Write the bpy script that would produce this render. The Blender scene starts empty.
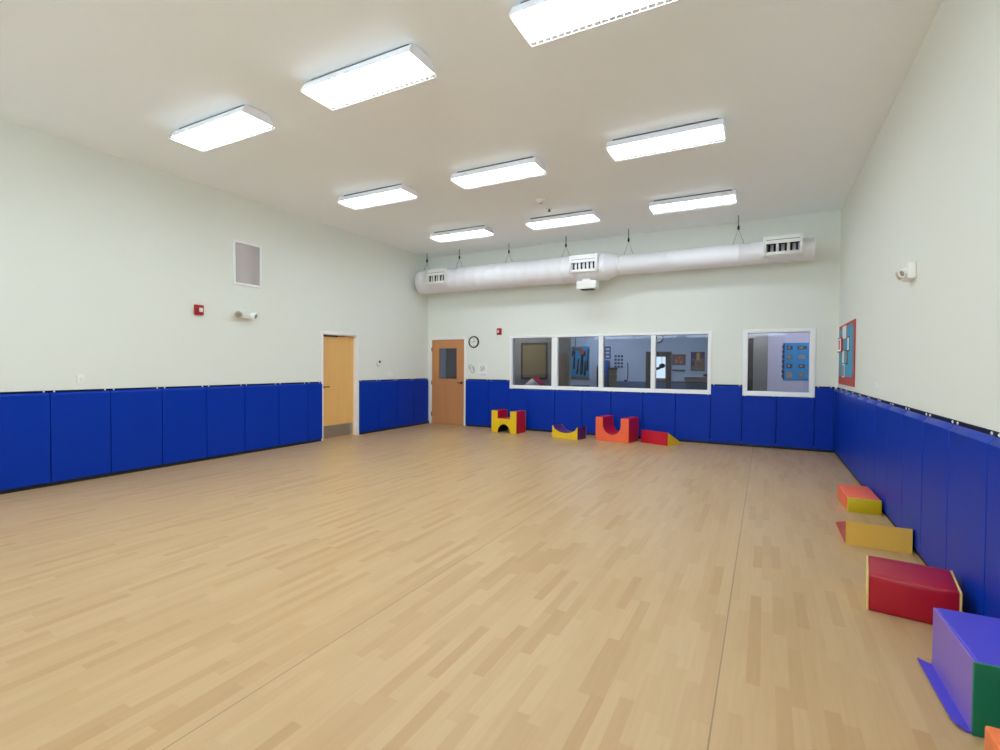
import bpy, bmesh, math, random
from mathutils import Vector, Matrix

# ------------------------------------------------------------------ camera, world, exposure
scene = bpy.context.scene
C = scene.collection
PI = math.pi
rnd = random.Random(7)

DL, DR, D, H = 7.68, 1.131, 10.549, 4.25      # gym: x from -DL to DR, far wall at y=D, ceiling height
PADT = 0.045                                   # pad thickness
PADH = 1.119
YF = -2.2                                      # wall behind the camera

yaw, pitch, roll = 0.48684, -0.01907, 0.0063
cam_data = bpy.data.cameras.new('camera')
cam = bpy.data.objects.new('camera', cam_data)
C.objects.link(cam)
fwd = Vector((-math.sin(yaw) * math.cos(pitch), math.cos(yaw) * math.cos(pitch), math.sin(pitch)))
rgt = Vector((math.cos(yaw), math.sin(yaw), 0))
upv = rgt.cross(fwd)
r2 = rgt * math.cos(roll) + upv * math.sin(roll)
u2 = -rgt * math.sin(roll) + upv * math.cos(roll)
cam.matrix_world = Matrix(((r2.x, u2.x, -fwd.x, 0), (r2.y, u2.y, -fwd.y, 0), (r2.z, u2.z, -fwd.z, 1.5), (0, 0, 0, 1)))
cam_data.sensor_width = 36
cam_data.lens = 500.96 / 1000 * 36
cam_data.clip_start = 0.05
scene.camera = cam

world = bpy.data.worlds.new('world')
scene.world = world
world.use_nodes = True
world.node_tree.nodes['Background'].inputs[0].default_value = (0.74, 0.89, 1.0, 1)
world.node_tree.nodes['Background'].inputs[1].default_value = 8.0  # bright sky, reaching the gym through the added windows behind the camera

vs = scene.view_settings
vs.view_transform = 'Standard'
vs.look = 'None'
vs.gamma = 1
vs.use_curve_mapping = False
vs.exposure = 0.08
LAMP = 18.2            # strength of the gym's fluorescent lenses
LAMP_BACK = 19.0        # strength of the unseen lamps added in the rooms behind the windows
scene.cycles.max_bounces = 16
scene.cycles.diffuse_bounces = 12
scene.cycles.sample_clamp_indirect = 6.0


# ------------------------------------------------------------------ materials
def lin(c):
    return tuple(((v / 255) / 12.92 if v / 255 <= 0.04045 else ((v / 255 + 0.055) / 1.055) ** 2.4) for v in c)


def mat(name, rgb, rough=0.5, metal=0.0, spec=0.5, var=0.04, vscale=6.0, bump=0.0, bscale=40.0, stretch=None):
    """Procedural material: base colour with a gentle noise variation and an optional bump."""
    m = bpy.data.materials.new(name)
    m.use_nodes = True
    nt = m.node_tree
    b = nt.nodes['Principled BSDF']
    col = lin(rgb)
    b.inputs['Roughness'].default_value = rough
    b.inputs['Metallic'].default_value = metal
    b.inputs['Specular IOR Level'].default_value = spec
    tc = nt.nodes.new('ShaderNodeTexCoord')
    src = tc.outputs['Object']
    if stretch:
        mp = nt.nodes.new('ShaderNodeMapping')
        mp.inputs['Scale'].default_value = stretch
        nt.links.new(src, mp.inputs['Vector'])
        src = mp.outputs['Vector']
    nz = nt.nodes.new('ShaderNodeTexNoise')
    nz.inputs['Scale'].default_value = vscale
    nz.inputs['Detail'].default_value = 3
    nt.links.new(src, nz.inputs['Vector'])
    mx = nt.nodes.new('ShaderNodeMix')
    mx.data_type = 'RGBA'
    mx.inputs['A'].default_value = tuple(max(0, v * (1 - var)) for v in col) + (1,)
    mx.inputs['B'].default_value = tuple(min(1, v * (1 + var)) for v in col) + (1,)
    nt.links.new(nz.outputs['Fac'], mx.inputs['Factor'])
    nt.links.new(mx.outputs['Result'], b.inputs['Base Color'])
    if bump > 0:
        nb = nt.nodes.new('ShaderNodeTexNoise')
        nb.inputs['Scale'].default_value = bscale
        nb.inputs['Detail'].default_value = 3
        nt.links.new(src, nb.inputs['Vector'])
        bp = nt.nodes.new('ShaderNodeBump')
        bp.inputs['Strength'].default_value = bump
        bp.inputs['Distance'].default_value = 0.01
        nt.links.new(nb.outputs['Fac'], bp.inputs['Height'])
        nt.links.new(bp.outputs['Normal'], b.inputs['Normal'])
    return m


def emit(name, rgb, strength):
    m = bpy.data.materials.new(name)
    m.use_nodes = True
    nt = m.node_tree
    nt.nodes.clear()
    o = nt.nodes.new('ShaderNodeOutputMaterial')
    e = nt.nodes.new('ShaderNodeEmission')
    e.inputs[0].default_value = lin(rgb) + (1,)
    e.inputs[1].default_value = strength
    nt.links.new(e.outputs[0], o.inputs[0])
    return m


def glass(name, tint, gloss=0.05):
    m = bpy.data.materials.new(name)
    m.use_nodes = True
    nt = m.node_tree
    nt.nodes.clear()
    o = nt.nodes.new('ShaderNodeOutputMaterial')
    t = nt.nodes.new('ShaderNodeBsdfTransparent')
    t.inputs[0].default_value = tint + (1,)
    g = nt.nodes.new('ShaderNodeBsdfGlossy')
    g.inputs['Roughness'].default_value = 0.02
    mx = nt.nodes.new('ShaderNodeMixShader')
    lw = nt.nodes.new('ShaderNodeFresnel')
    lw.inputs['IOR'].default_value = 1.45
    nt.links.new(lw.outputs[0], mx.inputs[0])
    nt.links.new(t.outputs[0], mx.inputs[1])
    nt.links.new(g.outputs[0], mx.inputs[2])
    nt.links.new(mx.outputs[0], o.inputs[0])
    return m


def floor_material():
    m = bpy.data.materials.new('maple_strip_floor')
    m.use_nodes = True
    nt = m.node_tree
    N, L = nt.nodes.new, nt.links.new
    b = nt.nodes['Principled BSDF']
    b.inputs['Roughness'].default_value = 0.36
    b.inputs['Specular IOR Level'].default_value = 0.4

    def math_(op, a, bb=None):
        n = N('ShaderNodeMath')
        n.operation = op
        for i, v in enumerate((a, bb)):
            if v is None:
                continue
            if isinstance(v, (int, float)):
                n.inputs[i].default_value = v
            else:
                L(v, n.inputs[i])
        return n.outputs[0]
    tc = N('ShaderNodeTexCoord')
    sp = N('ShaderNodeSeparateXYZ')
    L(tc.outputs['Object'], sp.inputs[0])
    x, y = sp.outputs[0], sp.outputs[1]
    row = math_('FLOOR', math_('DIVIDE', x, 0.062))
    wn = N('ShaderNodeTexWhiteNoise')
    wn.noise_dimensions = '1D'
    L(row, wn.inputs['W'])
    colm = math_('FLOOR', math_('DIVIDE', math_('ADD', y, math_('MULTIPLY', wn.outputs['Value'], 3.0)), 0.52))
    cv = N('ShaderNodeCombineXYZ')
    L(row, cv.inputs[0])
    L(colm, cv.inputs[1])
    w2 = N('ShaderNodeTexWhiteNoise')
    w2.noise_dimensions = '2D'
    L(cv.outputs[0], w2.inputs['Vector'])
    rp = N('ShaderNodeValToRGB')
    r = rp.color_ramp
    r.elements[0].position, r.elements[0].color = 0.0, lin((179, 143, 97)) + (1,)
    r.elements[1].position, r.elements[1].color = 1.0, lin((193, 160, 116)) + (1,)
    e = r.elements.new(0.25)
    e.color = lin((187, 152, 107)) + (1,)
    L(w2.outputs['Value'], rp.inputs[0])
    mp = N('ShaderNodeMapping')
    mp.inputs['Scale'].default_value = (55, 3.0, 1)
    L(tc.outputs['Object'], mp.inputs[0])
    nz = N('ShaderNodeTexNoise')
    nz.inputs['Scale'].default_value = 1.0
    nz.inputs['Detail'].default_value = 4
    L(mp.outputs[0], nz.inputs['Vector'])
    mr = N('ShaderNodeMapRange')
    mr.inputs['From Min'].default_value = 0.25
    mr.inputs['From Max'].default_value = 0.75
    mr.inputs['To Min'].default_value = 0.955
    mr.inputs['To Max'].default_value = 1.035
    L(nz.outputs['Fac'], mr.inputs['Value'])
    seam = None
    for sx, hw in ((-0.178, 0.0035), (-2.045, 0.0032), (-3.86, 0.001)):
        d = math_('LESS_THAN', math_('ABSOLUTE', math_('SUBTRACT', x, sx)), hw)
        seam = d if seam is None else math_('MAXIMUM', seam, d)
    dark = math_('SUBTRACT', 1.0, math_('MULTIPLY', seam, 0.45))
    tot = math_('MULTIPLY', mr.outputs[0], dark)
    mx = N('ShaderNodeMix')
    mx.data_type = 'RGBA'
    mx.blend_type = 'MULTIPLY'
    mx.inputs['Factor'].default_value = 1
    L(rp.outputs[0], mx.inputs['A'])
    L(tot, mx.inputs['B'])
    L(mx.outputs['Result'], b.inputs['Base Color'])
    return m


M = {}
M['floor'] = floor_material()
M['wall'] = mat('sage_wall_paint', (230, 233, 226), 0.7, spec=0.25, var=0.012, vscale=0.8, bump=0.04, bscale=180)
M['ceiling'] = mat('white_ceiling_paint', (245, 250, 255), 0.85, spec=0.1, var=0.01, vscale=0.7)
M['pad'] = mat('blue_pad_vinyl', (0, 50, 164), 0.40, spec=0.17, var=0.05, vscale=2.5, bump=0.16, bscale=6)
M['strip'] = mat('navy_nailing_strip', (4, 10, 44), 0.6, spec=0.2)
M['screw'] = mat('bright_screw_metal', (235, 235, 235), 0.3, metal=0.2)
M['base'] = mat('black_cove_base', (18, 18, 22), 0.55)
M['trim'] = mat('white_gloss_trim', (242, 243, 245), 0.4, var=0.01)
M['jamb'] = mat('white_door_frame_paint', (238, 236, 234), 0.45, var=0.01)
M['wood'] = mat('honey_birch_veneer', (230, 180, 108), 0.42, var=0.09, vscale=1.0, stretch=(14, 14, 1.2))
M['wood2'] = mat('red_oak_veneer', (198, 136, 86), 0.45, var=0.10, vscale=1.0, stretch=(16, 16, 1.0))
M['steel'] = mat('brushed_steel', (176, 170, 160), 0.35, metal=0.85, var=0.05, stretch=(2, 2, 60))
M['dark_metal'] = mat('dark_bronze_metal', (52, 46, 42), 0.4, metal=0.6)
M['glass'] = glass('window_glass', (0.70, 0.73, 0.78))
M['added_glass'] = glass('added_window_glass', (0.94, 0.96, 0.97))
M['lens'] = emit('fluorescent_lens', (229, 245, 255), LAMP)
M['housing'] = mat('white_enamel_housing', (244, 244, 250), 0.45, var=0.01)
M['gap_shade'] = mat('ceiling_gap_shade', (96, 94, 96), 0.6)
M['guard'] = mat('white_wire_guard', (240, 240, 240), 0.4)
M['duct'] = mat('white_duct_metal', (232, 230, 234), 0.4, spec=0.5, var=0.015)
M['register'] = mat('white_register_enamel', (242, 242, 242), 0.4, var=0.01)
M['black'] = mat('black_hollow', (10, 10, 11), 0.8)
M['blade'] = mat('grey_blade_metal', (34, 32, 32), 0.5)
M['cable'] = mat('galvanised_cable', (92, 90, 78), 0.5, metal=0.4)
M['plastic'] = mat('white_plastic', (232, 230, 224), 0.4, var=0.01)
M['plastic2'] = mat('pale_grey_plastic', (238, 240, 236), 0.45, var=0.01)
M['grey'] = mat('grey_plastic', (150, 148, 146), 0.4)
M['beige'] = mat('beige_plastic', (196, 180, 158), 0.4)
M['alarm'] = mat('red_alarm_plastic', (170, 18, 30), 0.4)
M['lensclear'] = mat('clear_strobe_lens', (238, 232, 232), 0.15)
M['vent'] = mat('perforated_grey_grille', (206, 198, 198), 0.6, var=0.10, vscale=90)
M['yellow'] = mat('yellow_vinyl', (238, 196, 24), 0.4, var=0.03, bump=0.08, bscale=25)
M['mustard'] = mat('mustard_vinyl', (226, 178, 78), 0.4, var=0.03, bump=0.08, bscale=25)
M['olive'] = mat('olive_yellow_vinyl', (204, 176, 16), 0.4, var=0.03, bump=0.08, bscale=25)
M['red'] = mat('red_vinyl', (196, 14, 44), 0.38, var=0.04, bump=0.08, bscale=25)
M['crimson'] = mat('crimson_vinyl', (172, 4, 34), 0.36, var=0.04, bump=0.08, bscale=25)
M['orange'] = mat('orange_vinyl', (242, 104, 62), 0.4, var=0.03, bump=0.08, bscale=25)
M['tangerine'] = mat('tangerine_vinyl', (240, 122, 66), 0.4, var=0.03, bump=0.08, bscale=25)
M['purple'] = mat('purple_vinyl', (86, 36, 110), 0.4, var=0.03, bump=0.08, bscale=25)
M['violet'] = mat('violet_blue_vinyl', (84, 76, 204), 0.4, var=0.04, bump=0.10, bscale=25)
M['lavender'] = mat('lavender_vinyl', (132, 102, 186), 0.45, var=0.03, bump=0.08, bscale=25)
M['green'] = mat('green_vinyl', (0, 112, 78), 0.4, var=0.04, bump=0.08, bscale=25)
M['piping'] = mat('pale_yellow_piping', (228, 196, 120), 0.45)
M['paper'] = mat('white_paper', (236, 236, 232), 0.7, var=0.01)
M['ink'] = mat('grey_ink', (168, 166, 178), 0.7)
M['pencil'] = mat('blue_grey_print', (128, 128, 150), 0.7, var=0.3, vscale=30)
M['mint'] = mat('pale_green_paper', (196, 214, 188), 0.7)
M['clockblack'] = mat('black_clock_rim', (20, 20, 20), 0.35)
M['clockface'] = mat('white_clock_face', (236, 236, 236), 0.5)
# rooms behind the windows
M['bluewall'] = mat('blue_grey_wall_paint', (176, 190, 208), 0.7, spec=0.2, var=0.02)
M['greywall'] = mat('warm_grey_wall_paint', (150, 144, 134), 0.7, spec=0.2, var=0.02)
M['lilacwall'] = mat('lilac_wall_paint', (206, 198, 208), 0.7, spec=0.2, var=0.01)
M['wainscot'] = mat('slate_blue_wainscot', (84, 106, 140), 0.5, var=0.03)
M['carpet'] = mat('dark_blue_carpet', (50, 56, 74), 0.9, var=0.2, vscale=60)
M['cork'] = mat('brown_cork', (140, 120, 78), 0.9, var=0.25, vscale=40)
M['walnut'] = mat('dark_brown_wood', (66, 52, 42), 0.5, var=0.15, stretch=(12, 12, 1.5))
M['tanwood'] = mat('tan_wood', (140, 112, 92), 0.5, var=0.15, stretch=(30, 30, 1.0))
M['cyanpaper'] = mat('bright_blue_paper', (20, 136, 190), 0.7, var=0.10, vscale=8)
M['skypaper'] = mat('sky_blue_paper', (60, 158, 196), 0.7, var=0.04)
M['redpaper'] = mat('rust_red_border', (186, 74, 66), 0.7, var=0.10, vscale=30)
M['navy'] = mat('navy_plastic', (30, 50, 100), 0.5)
M['bluebin'] = mat('blue_plastic', (40, 92, 170), 0.45)
M['darkfab'] = mat('dark_fabric', (26, 24, 36), 0.8)
M['photo1'] = mat('dark_photo_print', (58, 50, 56), 0.4, var=0.7, vscale=28)
M['photo2'] = mat('warm_photo_print', (170, 130, 100), 0.4, var=0.6, vscale=28)
M['photo3'] = mat('olive_photo_print', (120, 112, 90), 0.4, var=0.6, vscale=28)
M['art1'] = mat('russet_artwork', (138, 84, 70), 0.6, var=0.45, vscale=14)
M['daylight'] = emit('daylit_pane', (206, 226, 248), 2.0)
M['added_lens'] = emit('added_cool_lens', (240, 244, 255), LAMP_BACK)
M['added_lens_dim'] = emit('added_dim_lens', (244, 246, 255), LAMP_BACK * 0.72)
M['rose'] = mat('rose_red_plastic', (206, 50, 78), 0.45)
M['cream'] = mat('cream_plastic', (250, 240, 220), 0.5)


# ------------------------------------------------------------------ mesh helpers
def new_bm():
    return bmesh.new()


def box(bm, x0, x1, y0, y1, z0, z1, mi=0):
    vs_ = [bm.verts.new(p) for p in ((x0, y0, z0), (x1, y0, z0), (x1, y1, z0), (x0, y1, z0),
                                     (x0, y0, z1), (x1, y0, z1), (x1, y1, z1), (x0, y1, z1))]
    for f in ((0, 3, 2, 1), (4, 5, 6, 7), (0, 1, 5, 4), (1, 2, 6, 5), (2, 3, 7, 6), (3, 0, 4, 7)):
        bm.faces.new([vs_[i] for i in f]).material_index = mi
    return vs_


def prism(bm, prof, a0, a1, axis='y', mi=0):
    """Extrude a closed 2-D outline: axis y -> outline in (x,z); x -> (y,z); z -> (x,y)."""
    def P(u, v, a):
        return {'y': (u, a, v), 'x': (a, u, v), 'z': (u, v, a)}[axis]
    A = [bm.verts.new(P(u, v, a0)) for u, v in prof]
    B = [bm.verts.new(P(u, v, a1)) for u, v in prof]
    n = len(prof)
    for i in range(n):
        bm.faces.new((A[i], A[(i + 1) % n], B[(i + 1) % n], B[i])).material_index = mi
    bm.faces.new(A).material_index = mi
    bm.faces.new(B[::-1]).material_index = mi


def lathe(bm, prof, c, axis='z', seg=32):
    """Revolve (radius, along) pairs about an axis through c."""
    ax = {'x': (Vector((0, 1, 0)), Vector((0, 0, 1)), Vector((1, 0, 0))),
          'y': (Vector((0, 0, 1)), Vector((1, 0, 0)), Vector((0, 1, 0))),
          'z': (Vector((1, 0, 0)), Vector((0, 1, 0)), Vector((0, 0, 1)))}[axis]
    c = Vector(c)
    rings = []
    for r, h in prof:
        if r < 1e-5:
            rings.append([bm.verts.new(c + ax[2] * h)])
        else:
            rings.append([bm.verts.new(c + ax[2] * h + (ax[0] * math.cos(2 * PI * k / seg) + ax[1] * math.sin(2 * PI * k / seg)) * r) for k in range(seg)])
    for a, b in zip(rings, rings[1:]):
        for k in range(seg):
            q = [a[k % len(a)], a[(k + 1) % len(a)], b[(k + 1) % len(b)], b[k % len(b)]]
            u = []
            for v in q:
                if v not in u:
                    u.append(v)
            if len(u) >= 3:
                bm.faces.new(u)
    for rg in (rings[0], rings[-1]):
        if len(rg) > 2:
            bm.faces.new(rg)


def tube(bm, pts, r, seg=8):
    pts = [Vector(p) for p in pts]
    rings = []
    for i, p in enumerate(pts):
        d = (pts[min(i + 1, len(pts) - 1)] - pts[max(i - 1, 0)]).normalized()
        a = d.orthogonal().normalized() if i == 0 else (a - d * a.dot(d)).normalized()
        b = d.cross(a)
        rings.append([bm.verts.new(p + (a * math.cos(2 * PI * k / seg) + b * math.sin(2 * PI * k / seg)) * r) for k in range(seg)])
    for A, B in zip(rings, rings[1:]):
        for k in range(seg):
            bm.faces.new((A[k], A[(k + 1) % seg], B[(k + 1) % seg], B[k]))
    bm.faces.new(rings[0][::-1])
    bm.faces.new(rings[-1])


def bevel(bm, w, seg=2, ang=0.6):
    bmesh.ops.recalc_face_normals(bm, faces=bm.faces)
    e = [e for e in bm.edges if len(e.link_faces) == 2 and e.calc_face_angle(0) > ang]
    bmesh.ops.bevel(bm, geom=e, offset=w, segments=seg, profile=0.5, affect='EDGES', clamp_overlap=True)


def obj(name, bm, m, parent=None, smooth=True):
    bmesh.ops.recalc_face_normals(bm, faces=bm.faces)
    me = bpy.data.meshes.new(name)
    bm.to_mesh(me)
    bm.free()
    for k in (m if isinstance(m, (list, tuple)) else (m,)):
        me.materials.append(k)
    o = bpy.data.objects.new(name, me)
    C.objects.link(o)
    if parent is not None:
        o.parent = parent
    if smooth and len(me.polygons):
        me.polygons.foreach_set('use_smooth', [True] * len(me.polygons))
        me.set_sharp_from_angle(angle=math.radians(32))
        for p_ in me.polygons:      # large flat panels keep their own normal beside the rounded edges
            if p_.area > 0.05:
                p_.use_smooth = False
    return o


def tag(o, label, cat, group=None):
    o['label'] = label
    o['category'] = cat
    if group:
        o['group'] = group
    return o


def thing(name, label, cat, loc=(0, 0, 0), rz=0.0, group=None):
    o = bpy.data.objects.new(name, None)
    C.objects.link(o)
    o.location = loc
    o.rotation_euler = (0, 0, rz)
    o.empty_display_size = 0.1
    return tag(o, label, cat, group)


def struct(name, loc=None, bm=None, m=None, parent=None):
    if bm is None:
        o = bpy.data.objects.new(name, None)
        C.objects.link(o)
        o.location = loc or (0, 0, 0)
    else:
        o = obj(name, bm, m, parent)
    if parent is None:
        o['kind'] = 'structure'
    return o


def dup(root, loc, rz, label, group=None):
    r = root.copy()
    C.objects.link(r)
    r.location = loc
    r.rotation_euler = (0, 0, rz)
    tag(r, label, root['category'], group or root.get('group'))
    for ch in list(root.children):
        c = ch.copy()
        C.objects.link(c)
        c.parent = r
        for g in list(ch.children):
            d = g.copy()
            C.objects.link(d)
            d.parent = c
    return r


def wall_with_holes(name, m, u0, u1, z1, holes, a0, a1, axis):
    """A wall as boxes around rectangular holes; axis 'y' runs along x, axis 'x' along y."""
    us = sorted({u0, u1, *[h[0] for h in holes], *[h[1] for h in holes]})
    zs = sorted({0.0, z1, *[h[2] for h in holes], *[h[3] for h in holes]})
    bm = new_bm()
    for ua, ub in zip(us, us[1:]):
        run = None
        for za, zb in zip(zs, zs[1:]):
            cu, cz = (ua + ub) / 2, (za + zb) / 2
            solid = not any(h[0] < cu < h[1] and h[2] < cz < h[3] for h in holes)
            if solid:
                run = [za, zb] if run is None else [run[0], zb]
            if run and (not solid or zb == zs[-1]):
                if axis == 'y':
                    box(bm, ua, ub, a0, a1, run[0], run[1])
                else:
                    box(bm, a0, a1, ua, ub, run[0], run[1])
                run = None
    return struct(name, bm=bm, m=m)


# ------------------------------------------------------------------ the gym's shell
bm = new_bm()
box(bm, -DL - 0.12, DR + 0.12, YF - 0.12, D + 0.14, -0.1, 0)
struct('floor', bm=bm, m=M['floor'])
bm = new_bm()
box(bm, -DL - 0.12, DR + 0.12, YF - 0.12, D + 0.14, H, H + 0.1)
struct('ceiling', bm=bm, m=M['ceiling'])

W1 = (-5.272, -0.985, 1.03, 2.15)       # glazed opening of the four-pane window
W2 = (-0.305, 0.712, 1.035, 2.15)       # of the single-pane window
DB = (-7.58, -6.575, 0.0, 2.155)         # back door opening
DW = (7.06, 7.985, 0.0, 2.105)          # solid door opening in the left wall (along y)
wall_with_holes('wall_back', M['wall'], -DL - 0.12, DR + 0.12, H, [W1, W2, DB], D, D + 0.14, 'y')
wall_with_holes('wall_left', M['wall'], YF, D, H, [DW], -DL - 0.12, -DL, 'x')
bm = new_bm()
box(bm, DR, DR + 0.12, YF, D, 0, H)
struct('wall_right', bm=bm, m=M['wall'])
# unseen daylit windows, added in the wall behind the photographer to brighten the ceiling
FW = [(-7.3, -3.45, 2.75, 4.05), (-3.1, 0.75, 2.75, 4.05)]
wall_with_holes('wall_front', M['wall'], -DL - 0.12, DR + 0.12, H, FW, YF - 0.12, YF, 'y')

# black cove base below the pads
for nm, segs in (('baseboard_left', [(-DL, -DL + 0.03, YF, 7.0), (-DL, -DL + 0.03, 8.07, D)]),
                 ('baseboard_back', [(-6.52, DR, D - 0.03, D)]),
                 ('baseboard_right', [(DR - 0.03, DR, YF, D)])):
    bm = new_bm()
    for x0, x1, y0, y1 in segs:
        box(bm, x0, x1, y0, y1, 0, 0.06)
    struct(nm, bm=bm, m=M['base'])

# ------------------------------------------------------------------ windows
def window(name, opening, outer, mullions):
    w = struct(name, loc=((opening[0] + opening[1]) / 2, D, opening[2]))
    ox, oy, oz = w.location
    x0, x1, z0, z1 = opening
    X0, X1, Z0, Z1 = outer
    bm = new_bm()
    f, b = -0.022, 0.1
    for (a, bb, c, d) in ((X0, x0 + 0.006, Z0, Z1), (x1 - 0.006, X1, Z0, Z1), (x0 + 0.006, x1 - 0.006, z1 - 0.006, Z1), (x0 + 0.006, x1 - 0.006, Z0, z0 + 0.006)):
        box(bm, a - ox, bb - ox, f, 0.0, c - oz, d - oz)
    for (a, bb, c, d) in ((x0, x0 + 0.012, z0, z1), (x1 - 0.012, x1, z0, z1), (x0, x1, z1 - 0.012, z1), (x0, x1, z0, z0 + 0.012)):
        box(bm, a - ox, bb - ox, 0.0, 0.14, c - oz, d - oz)
    bevel(bm, 0.003, 1)
    obj('window_frame', bm, M['trim'], w)
    for a, bb in mullions:
        bm = new_bm()
        box(bm, a - ox, bb - ox, -0.02, 0.09, z0 + 0.012 - oz, z1 - 0.012 - oz)
        bevel(bm, 0.004, 1)
        obj('mullion', bm, M['trim'], w)
    edges = [x0] + [v for m_ in mullions for v in m_] + [x1]
    for a, bb in zip(edges[::2], edges[1::2]):
        bm = new_bm()
        box(bm, a + 0.001 - ox, bb - 0.001 - ox, 0.045, 0.051, z0 + 0.002 - oz, z1 - 0.002 - oz)
        obj('pane', bm, M['glass'], w)
    bm = new_bm()
    box(bm, X0 - ox, X1 - ox, -0.034, -0.0, Z0 - oz - 0.005, Z0 - oz + 0.028)
    bevel(bm, 0.004, 2)
    obj('window_sill', bm, M['trim'], w)
    return w


window('window_1', W1, (-5.318, -0.928, 0.968, 2.187), [(-4.262, -4.122), (-3.176, -3.077), (-2.078, -1.985)])
window('window_2', W2, (-0.378, 0.788, 0.965, 2.205), [])

for k_, (x0, x1, z0, z1) in enumerate(FW):  # unseen windows, added to let sky light onto the ceiling
    w = struct(f'window_{3 + k_}', loc=((x0 + x1) / 2, YF, z0))
    hw_, hh_ = (x1 - x0) / 2, z1 - z0
    bm = new_bm()
    for a, b, c, e in ((-hw_ - 0.05, -hw_ + 0.03, -0.05, hh_ + 0.05), (hw_ - 0.03, hw_ + 0.05, -0.05, hh_ + 0.05), (-hw_ + 0.03, hw_ - 0.03, -0.05, 0.03), (-hw_ + 0.03, hw_ - 0.03, hh_ - 0.03, hh_ + 0.05), (-0.03, 0.03, 0.03, hh_ - 0.03)):
        box(bm, a, b, 0.0, 0.025, c, e)
    bevel(bm, 0.004, 1)
    obj('window_frame', bm, M['trim'], w)
    for a, b in ((-hw_ + 0.002, -0.001), (0.001, hw_ - 0.002)):
        bm = new_bm()
        box(bm, a, b, -0.065, -0.059, 0.002, hh_ - 0.002)
        obj('pane', bm, M['added_glass'], w)

# ------------------------------------------------------------------ doors
# solid honey-coloured door, recessed in the left wall
d = struct('door_1', loc=(-DL, 7.52, 0))
bm = new_bm()
y0, y1 = DW[0] - 7.52, DW[1] - 7.52
for a, b, z0, z1 in ((y0 - 0.045, y0 + 0.012, 0, 2.15), (y1 - 0.012, y1 + 0.06, 0, 2.15), (y0 + 0.012, y1 - 0.012, 2.093, 2.15)):
    box(bm, 0, 0.018, a, b, z0, z1)
for a, b, z0, z1 in ((y0, y0 + 0.015, 0, 2.105), (y1 - 0.015, y1, 0, 2.105), (y0, y1, 2.09, 2.105)):
    box(bm, -0.12, 0.0, a, b, z0, z1)
bevel(bm, 0.003, 1)
obj('door_frame', bm, M['jamb'], d)
bm = new_bm()
box(bm, -0.115, -0.07, y0 + 0.013, y1 - 0.013, 0.002, 2.092)
bevel(bm, 0.003, 1)
lf = obj('door_leaf', bm, M['wood'], d)
bm = new_bm()
box(bm, -0.07, -0.067, y0 + 0.03, y1 - 0.05, 0.02, 0.27)
obj('kick_plate', bm, M['steel'], d)
bm = new_bm()
lathe(bm, [(0, 0), (0.03, 0), (0.03, 0.012), (0.012, 0.016), (0.012, 0.05), (0, 0.05)], (-0.07, y0 + 0.075, 1.05), 'x', 20)
box(bm, -0.03, -0.014, y0 + 0.065, y0 + 0.2, 1.041, 1.061)
obj('lever_handle', bm, M['dark_metal'], d)
bm = new_bm()
box(bm, -0.07, -0.045, y0 + 0.04, y0 + 0.44, 2.055, 2.084)
box(bm, -0.065, -0.055, y0 + 0.4, y0 + 0.66, 2.07, 2.08)
bevel(bm, 0.004, 1)
obj('door_closer', bm, M['dark_metal'], d)

# half-glazed door in the back wall
d = struct('door_2', loc=(-7.08, D, 0))
bm = new_bm()
x0, x1 = DB[0] + 7.08, DB[1] + 7.08
for a, b, z0, z1 in ((x0 - 0.05, x0 + 0.012, 0, 2.205), (x1 - 0.012, x1 + 0.05, 0, 2.205), (x0 + 0.012, x1 - 0.012, 2.143, 2.205)):
    box(bm, a, b, -0.018, 0, z0, z1)
for a, b, z0, z1 in ((x0, x0 + 0.015, 0, 2.155), (x1 - 0.015, x1, 0, 2.155), (x0, x1, 2.14, 2.155)):
    box(bm, a, b, 0, 0.14, z0, z1)
bevel(bm, 0.003, 1)
obj('door_frame', bm, M['jamb'], d)
gx0, gx1, gz0, gz1 = -7.36 + 7.08, -6.80 + 7.08, 1.145, 1.935
bm = new_bm()
lx0, lx1 = x0 + 0.018, x1 - 0.018
for a, b, z0, z1 in ((lx0, gx0, 0.005, 2.138), (gx1, lx1, 0.005, 2.138), (gx0, gx1, 0.005, gz0), (gx0, gx1, gz1, 2.138)):
    box(bm, a, b, 0.008, 0.052, z0, z1)
lf = obj('door_leaf', bm, M['wood2'], d)
bm = new_bm()
for a, b, z0, z1 in ((gx0 - 0.012, gx0 + 0.012, gz0 - 0.012, gz1 + 0.012), (gx1 - 0.012, gx1 + 0.012, gz0 - 0.012, gz1 + 0.012), (gx0, gx1, gz0 - 0.012, gz0 + 0.012), (gx0, gx1, gz1 - 0.012, gz1 + 0.012)):
    box(bm, a, b, -0.0, 0.058, z0, z1)
obj('glazing_bead', bm, M['wood2'], d)
bm = new_bm()
box(bm, gx0, gx1, 0.028, 0.034, gz0, gz1)
obj('pane', bm, M['glass'], d)
bm = new_bm()
lathe(bm, [(0, 0), (0.034, 0), (0.034, -0.012), (0.012, -0.016), (0.012, -0.05), (0, -0.05)], (lx1 - 0.075, 0.008, 1.06), 'y', 20)
box(bm, lx1 - 0.175, lx1 - 0.065, -0.045, -0.03, 1.05, 1.072)
obj('lever_handle', bm, M['dark_metal'], d)
for hz in (0.25, 1.05, 1.9):
    bm = new_bm()
    lathe(bm, [(0.012, -0.05), (0.012, 0.05)], (lx0 - 0.006, -0.004, hz), 'z', 12)
    obj('hinge', bm, M['dark_metal'], d)

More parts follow.
